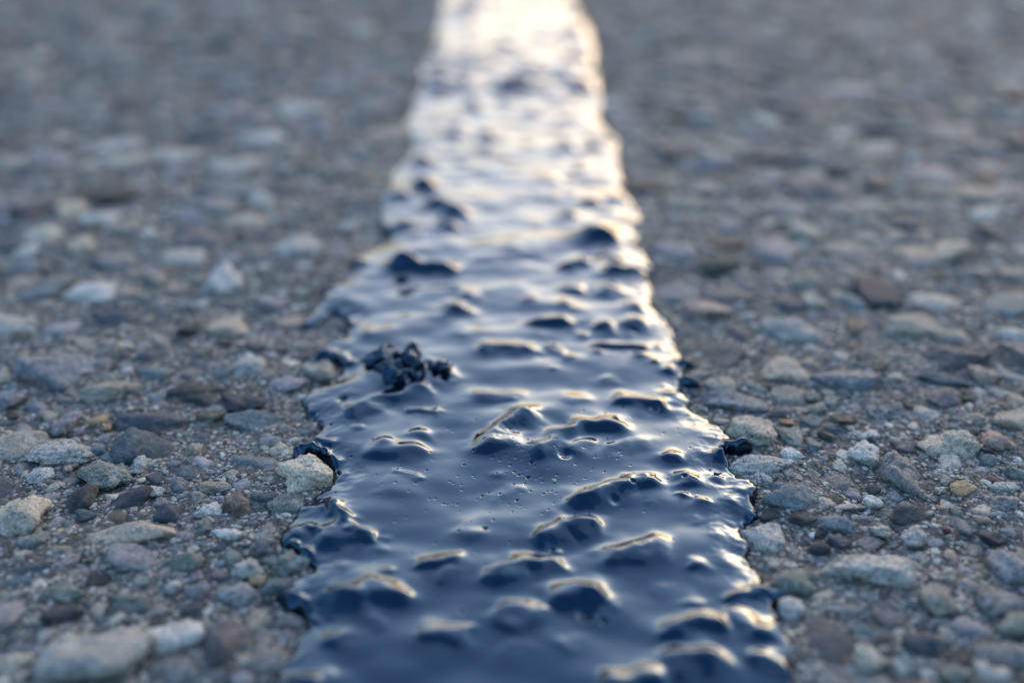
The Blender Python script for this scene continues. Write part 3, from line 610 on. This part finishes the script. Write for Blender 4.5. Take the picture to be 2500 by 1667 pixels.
def add_stone(x, y, a, b, c, ang, sub, colour, label, q=9, rough=.10, facets=11, sink=.07, zoff=0.0, worn=.45):
    dirs, faces = ico(sub)
    P = shape(dirs, rngS, 1, q, rough, facets, worn)[0] * np.array([a, b, c])
    ca, sa = math.cos(ang), math.sin(ang); P = np.stack([P[:, 0] * ca - P[:, 1] * sa, P[:, 0] * sa + P[:, 1] * ca, P[:, 2]], 1)
    col = np.array(COL[colour]) * rngS.uniform(.88, 1.12); n = vn3(*(P.T / (.6 * a) + 7), 8)[:, None]
    cols = np.clip(col * (1 + .22 * n), .01, .8)
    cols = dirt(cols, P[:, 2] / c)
    me = make_mesh('stone', P, faces, M_STONE, cols, np.full(len(P), MOT[colour]))
    o = link('stone', me, (x, y, float(ground_z(x, y)) * .35 - sink * c + zoff))
    return tag(o, label, 'stone', GROUP)
for r, cx, cy, ww, hh, colour, handle, rest in HAND:
    k = ZOOM[r][2]; px, py = zp(r, cx, cy); m = mpp(px, py); al = down(px, py)
    half_h = hh / k * m / 2
    c = .60 * half_h / math.cos(al); b = .87 * half_h / math.sin(al); a = ww / k * m / 2
    px2, py2 = zp(r, cx, cy + hh * .10); x, y = gp(px2, py2)
    c = min(c, .62 * a, .62 * b); b = min(b, 1.6 * a)
    if 'tar tongue' in handle or 'tar notch' in handle: c *= 1.1
    wpx = ww / k; sharp = 850 < py < 1400
    sub = (5 if wpx > 130 else 4) if sharp else (4 if wpx > 80 else 3)
    if wpx < 30: sub = 3
    smooth_kind = colour in ('slate', 'tan', 'dark', 'navy', 'teal', 'darkteal', 'amber', 'bluegrey')
    label = ' '.join((handle + ' ' + rest).split()[:16])
    add_stone(x, y, a * 1.06, b, c * 1.4, 0, sub, colour, label, worn=.85, facets=(12 if smooth_kind else 17), q=(10 if smooth_kind else 7), rough=(.14 if smooth_kind else (.22 if colour == 'ivory' else .30)), zoff=(.0012 if 'on the tar' in rest else 0))
    stamp(x, y, a, b, 0); placed.append((handle, x, y, a, px, py))
n_hand = len(placed)
# the band itself counts as taken
yy, xx = np.mgrid[0:occ.shape[0]:2, 0:int(.15 / cell):2]
j00 = int((-.075 - GX0) / cell); X = (xx + j00) * cell + GX0; Y = yy * cell + GY0
din = (band_sdf(X.ravel(), Y.ravel()) > .0006).reshape(X.shape)
blk = np.repeat(np.repeat(din, 2, 0), 2, 1)[:occ.shape[0], :int(.15 / cell)]
occ[:blk.shape[0], j00:j00 + blk.shape[1]] |= blk.astype(np.uint8)

# packed medium aggregate
names = ['grey', 'pale', 'buff', 'bluegrey', 'slate', 'teal', 'green', 'cream', 'tan', 'white', 'lilac', 'dark', 'mauve', 'pink', 'brown', 'navy', 'amber', 'olive']
wts = [20, 9, 9, 12, 10, 7, 7, 4, 5, 1.6, 6, 5, 5, 2, 2.5, 2, .2, .5]
medium = []
def visible(px, py, mgn=0): return -mgn < px < 2500 + mgn and -mgn < py < 1667 + mgn
for size_lo, size_hi, tries in ((.0085, .0125, 700), (.0060, .0085, 1800), (.0036, .0058, 4200), (.0022, .0036, 7000), (.0014, .0022, 26000)):
    for _ in range(tries):
        y = .07 + (1.2 if size_lo > .002 else .45) * rdm.random() ** 1.5; hw = .055 + .55 * y
        x = rdm.uniform(-hw, hw)
        a = rdm.uniform(size_lo, size_hi); b = a * rdm.uniform(.62, 1.0); ang = rdm.uniform(0, 3.14)
        m = (a + b) / 2
        if y < .30 and size_lo > .008: continue
        if y < .24 and size_lo > .003 and rdm.random() < .45: continue
        if frac(x, y, m * .75, m * .75) > .06: continue
        if -.062 < x < -.02 and .17 < y < .33 and rdm.random() < .7: continue       # sandy strip along the tar
        stamp(x, y, a, b, ang); px, py = project(x, y)
        medium.append((x, y, a, b, min(a * rdm.uniform(.5, .8), .0030 if y < .35 else .0042), ang, rdm.choices(names, wts)[0], px, py, a / max(.05, y) if visible(px, py) else 0))
print('medium stones', len(medium))
medium.sort(key=lambda s: -s[9])
N_IND = 295 - n_hand
CN = dict(grey='mid-grey', pale='speckled pale grey', buff='buff', bluegrey='blue-grey', slate='dark slate', teal='teal-grey', green='grey-green', cream='cream', tan='tan', white='whitish', lilac='lilac-grey',
          dark='charcoal', mauve='purple-grey', pink='pinkish', brown='brown', navy='near-black', amber='amber', olive='olive')
seen = set()
for s in medium[:N_IND]:
    x, y, a, b, c, ang, colour, px, py, _ = s
    cand = sorted((((px - p[4]) ** 2 + (1.6 * (py - p[5])) ** 2), i) for i, p in enumerate(placed[:n_hand]))[:6]
    lab = None
    size = 'large' if a > .0062 else ('medium' if a > .0042 else 'small')
    form = 'round' if b / a > .86 else ('long' if b / a < .66 else 'oval')
    for _, i in cand:
        p = placed[i]; dx, dy = px - p[4], py - p[5]
        dr = ('to the right of' if dx > 0 else 'to the left of') if abs(dx) > 1.3 * abs(dy) else ('in front of' if dy > 0 else 'behind')
        t = f'{size} {form} {CN[colour]} stone {dr} the {p[0]}'
        if len(t.split()) > 16: t = t.replace(form + ' ', '').replace('stone to', 'stone to')
        if len(t.split()) > 16: t = ' '.join(t.split()[:16])
        if t not in seen: lab = t; break
    if lab is None: lab = f'{size} {form} {CN[colour]} stone a little off the {placed[cand[0][1]][0]}'
    seen.add(lab)
    add_stone(x, y, a, b, c, ang, 4 if 850 < py < 1400 else 3, colour, lab, facets=15, q=rdm.choice((6, 8, 12)), rough=rdm.uniform(.16, .32), sink=rdm.uniform(.15, .42))

# everything else is gravel nobody could count
def batch(items, sub, q, rough, facets, zfrac):
    """items: x, y, a, b, c, ang, colour idx/rgb, mottle"""
    dirs, faces = ico(sub); n = len(items); V = len(dirs)
    it = np.array([i[:6] for i in items]); cols = np.array([i[6] for i in items]); mo = np.array([i[7] for i in items])
    co = np.empty((n, V, 3)); step = max(1, 3000000 // (V * facets))
    for k in range(0, n, step): co[k:k + step] = shape(dirs, rngS, min(step, n - k), q, rough, facets)
    co *= it[:, None, 2:5]
    ca, sa = np.cos(it[:, 5])[:, None], np.sin(it[:, 5])[:, None]
    x = co[..., 0] * ca - co[..., 1] * sa + it[:, 0, None]; y = co[..., 0] * sa + co[..., 1] * ca + it[:, 1, None]
    z = co[..., 2] + (ground_z(it[:, 0], it[:, 1]) - zfrac * it[:, 4])[:, None]
    zz = co[..., 2] / it[:, 4, None]
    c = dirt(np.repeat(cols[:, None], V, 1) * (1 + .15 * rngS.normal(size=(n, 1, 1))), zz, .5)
    return np.stack([x, y, z], 2).reshape(-1, 3), (faces[None] + (np.arange(n) * V)[:, None, None]).reshape(-1, 3), np.clip(c, .01, .75).reshape(-1, 3), np.repeat(mo, V)
parts = []
rest = [(s[0], s[1], s[2], s[3], s[4], s[5], COL[s[6]], MOT[s[6]] * .7) for s in medium[N_IND:]]
parts.append(batch([r for r in rest if r[1] < .40], 3, 8, .26, 13, .32))
parts.append(batch([r for r in rest if r[1] >= .40], 2, 8, .24, 11, .22))
rg = np.random.default_rng(4)
def grains(n, ylo, yhi, lo, hi, thr_occ=True):
    y = ylo + (yhi - ylo) * rg.random(n) ** 1.35; hw = .055 + .55 * y; x = rg.uniform(-1, 1, n) * hw
    a = lo + (hi - lo) * rg.random(n) ** 2
    ii = ((y - GY0) / cell).astype(int); jj = ((x - GX0) / cell).astype(int)
    ok = (ii > 0) & (jj > 0) & (ii < occ.shape[0] - 1) & (jj < occ.shape[1] - 1)
    x, y, a, ii, jj = x[ok], y[ok], a[ok], ii[ok], jj[ok]; ok = occ[ii, jj] == 0
    x, y, a = x[ok], y[ok], a[ok]; n = len(x)
    wts_ = np.array(wts) * np.array([1, 2.2, 1.4, 1, .9, .9, .9, 3, 1.6, 8, 1, 1, 1, 1.6, 1.2, 1, 2.2, 1]); wts_ /= wts_.sum()
    ci = rg.choice(len(names), n, p=wts_); C = np.array([COL[k] for k in names])[ci] * 1.12
    b = a * rg.uniform(.6, 1, n); c = a * rg.uniform(.45, .8, n); an = rg.uniform(0, 3.14, n)
    return [(x[i], y[i], a[i], b[i], c[i], an[i], C[i], .25) for i in range(n)]
g1 = grains(17000, .08, .34, .00055, .0012); g2 = grains(100000, .10, .29, .00025, .0006); g3 = grains(30000, .30, 1.2, .0009, .0020)
print('grains', len(g1), len(g2), len(g3))
parts.append(batch(g1, 2, 9, .16, 8, .25)); parts.append(batch(g2, 1, 6, .2, 6, .1)); parts.append(batch(g3, 1, 7, .18, 6, .25))
off = 0; cs, fs, ks, ms = [], [], [], []
for c_, f_, k_, m_ in parts:
    cs.append(c_); fs.append(f_ + off); ks.append(k_); ms.append(m_); off += len(c_)
gv = link('gravel', make_mesh('gravel', np.concatenate(cs), np.concatenate(fs), M_STONE, np.concatenate(ks), np.concatenate(ms)))
gv['kind'] = 'stuff'; gv['label'] = 'fine mixed gravel and grit filling the asphalt between the larger stones'
print('gravel verts', off)

# ------------------------------------------------------------------ black crusty lump on the band, and a stray grain
def lump():
    rl = random.Random(8); spec = []
    for k in range(34):                                  # crumbs soaked together: a mound with an arm sloping right
        t = rl.random()
        if t < .55: cx, cy, z = rl.gauss(1215, 62), rl.gauss(330, 60), rl.uniform(.0, 1.7)
        elif t < .85: u = rl.random(); cx, cy, z = 1330 + 300 * u + rl.gauss(0, 18), 300 + 95 * u + rl.gauss(0, 28), rl.uniform(.6, 1.4 * (1 - u) + 1.0)
        else: cx, cy, z = rl.uniform(1180, 1590), 455 + rl.gauss(0, 14), .1
        w_ = rl.uniform(110, 300) * (1 if t < .55 else .7); spec.append((cx, cy, w_, w_ * rl.uniform(.8, 1.1), z))
    spec += [(1220, 370, 320, 240, .3), (1440, 380, 340, 190, .5)]
    cs, fs, off = [], [], 0; dirs, faces = ico(4)
    x0, y0 = gp(*zp(4, 1350, 420))
    for cx, cy, ww, hh, z in spec:
        px, py = zp(4, cx, cy); m = mpp(px, py); a = ww / 3.357 * m / 2; c = hh / 3.357 * m / 2
        X, Y = gp(px, py, z / 1000 + .001)
        P = shape(dirs, rngS, 1, 7, .42, 9, 1.0)[0] * np.array([a, a * .8, c]) + np.array([X - x0, Y - y0, z / 1000 + .001])
        cs.append(P); fs.append(faces + off); off += len(P)
    return make_mesh('tar_lump', np.concatenate(cs), np.concatenate(fs), M_LUMP), (x0, y0, 0)
me, loc = lump()
tag(link('tar_lump', me, loc), 'black crusty lump of tar-soaked grit standing up from the smooth tar', 'tar lump')
px, py = zp(5, 510, 1305); x, y = gp(px, py)
dirs, faces = ico(3); P = shape(dirs, rngS, 1, 8, .1, 9)[0] * .00042
g = link('sand_grain', make_mesh('sand_grain', P, faces, M_STONE, np.tile([.62, .55, .42], (len(P), 1)), np.zeros(len(P))), (x, y, .0013))
tag(g, 'single cream sand grain lying on the smooth tar among the bubbles', 'grain')
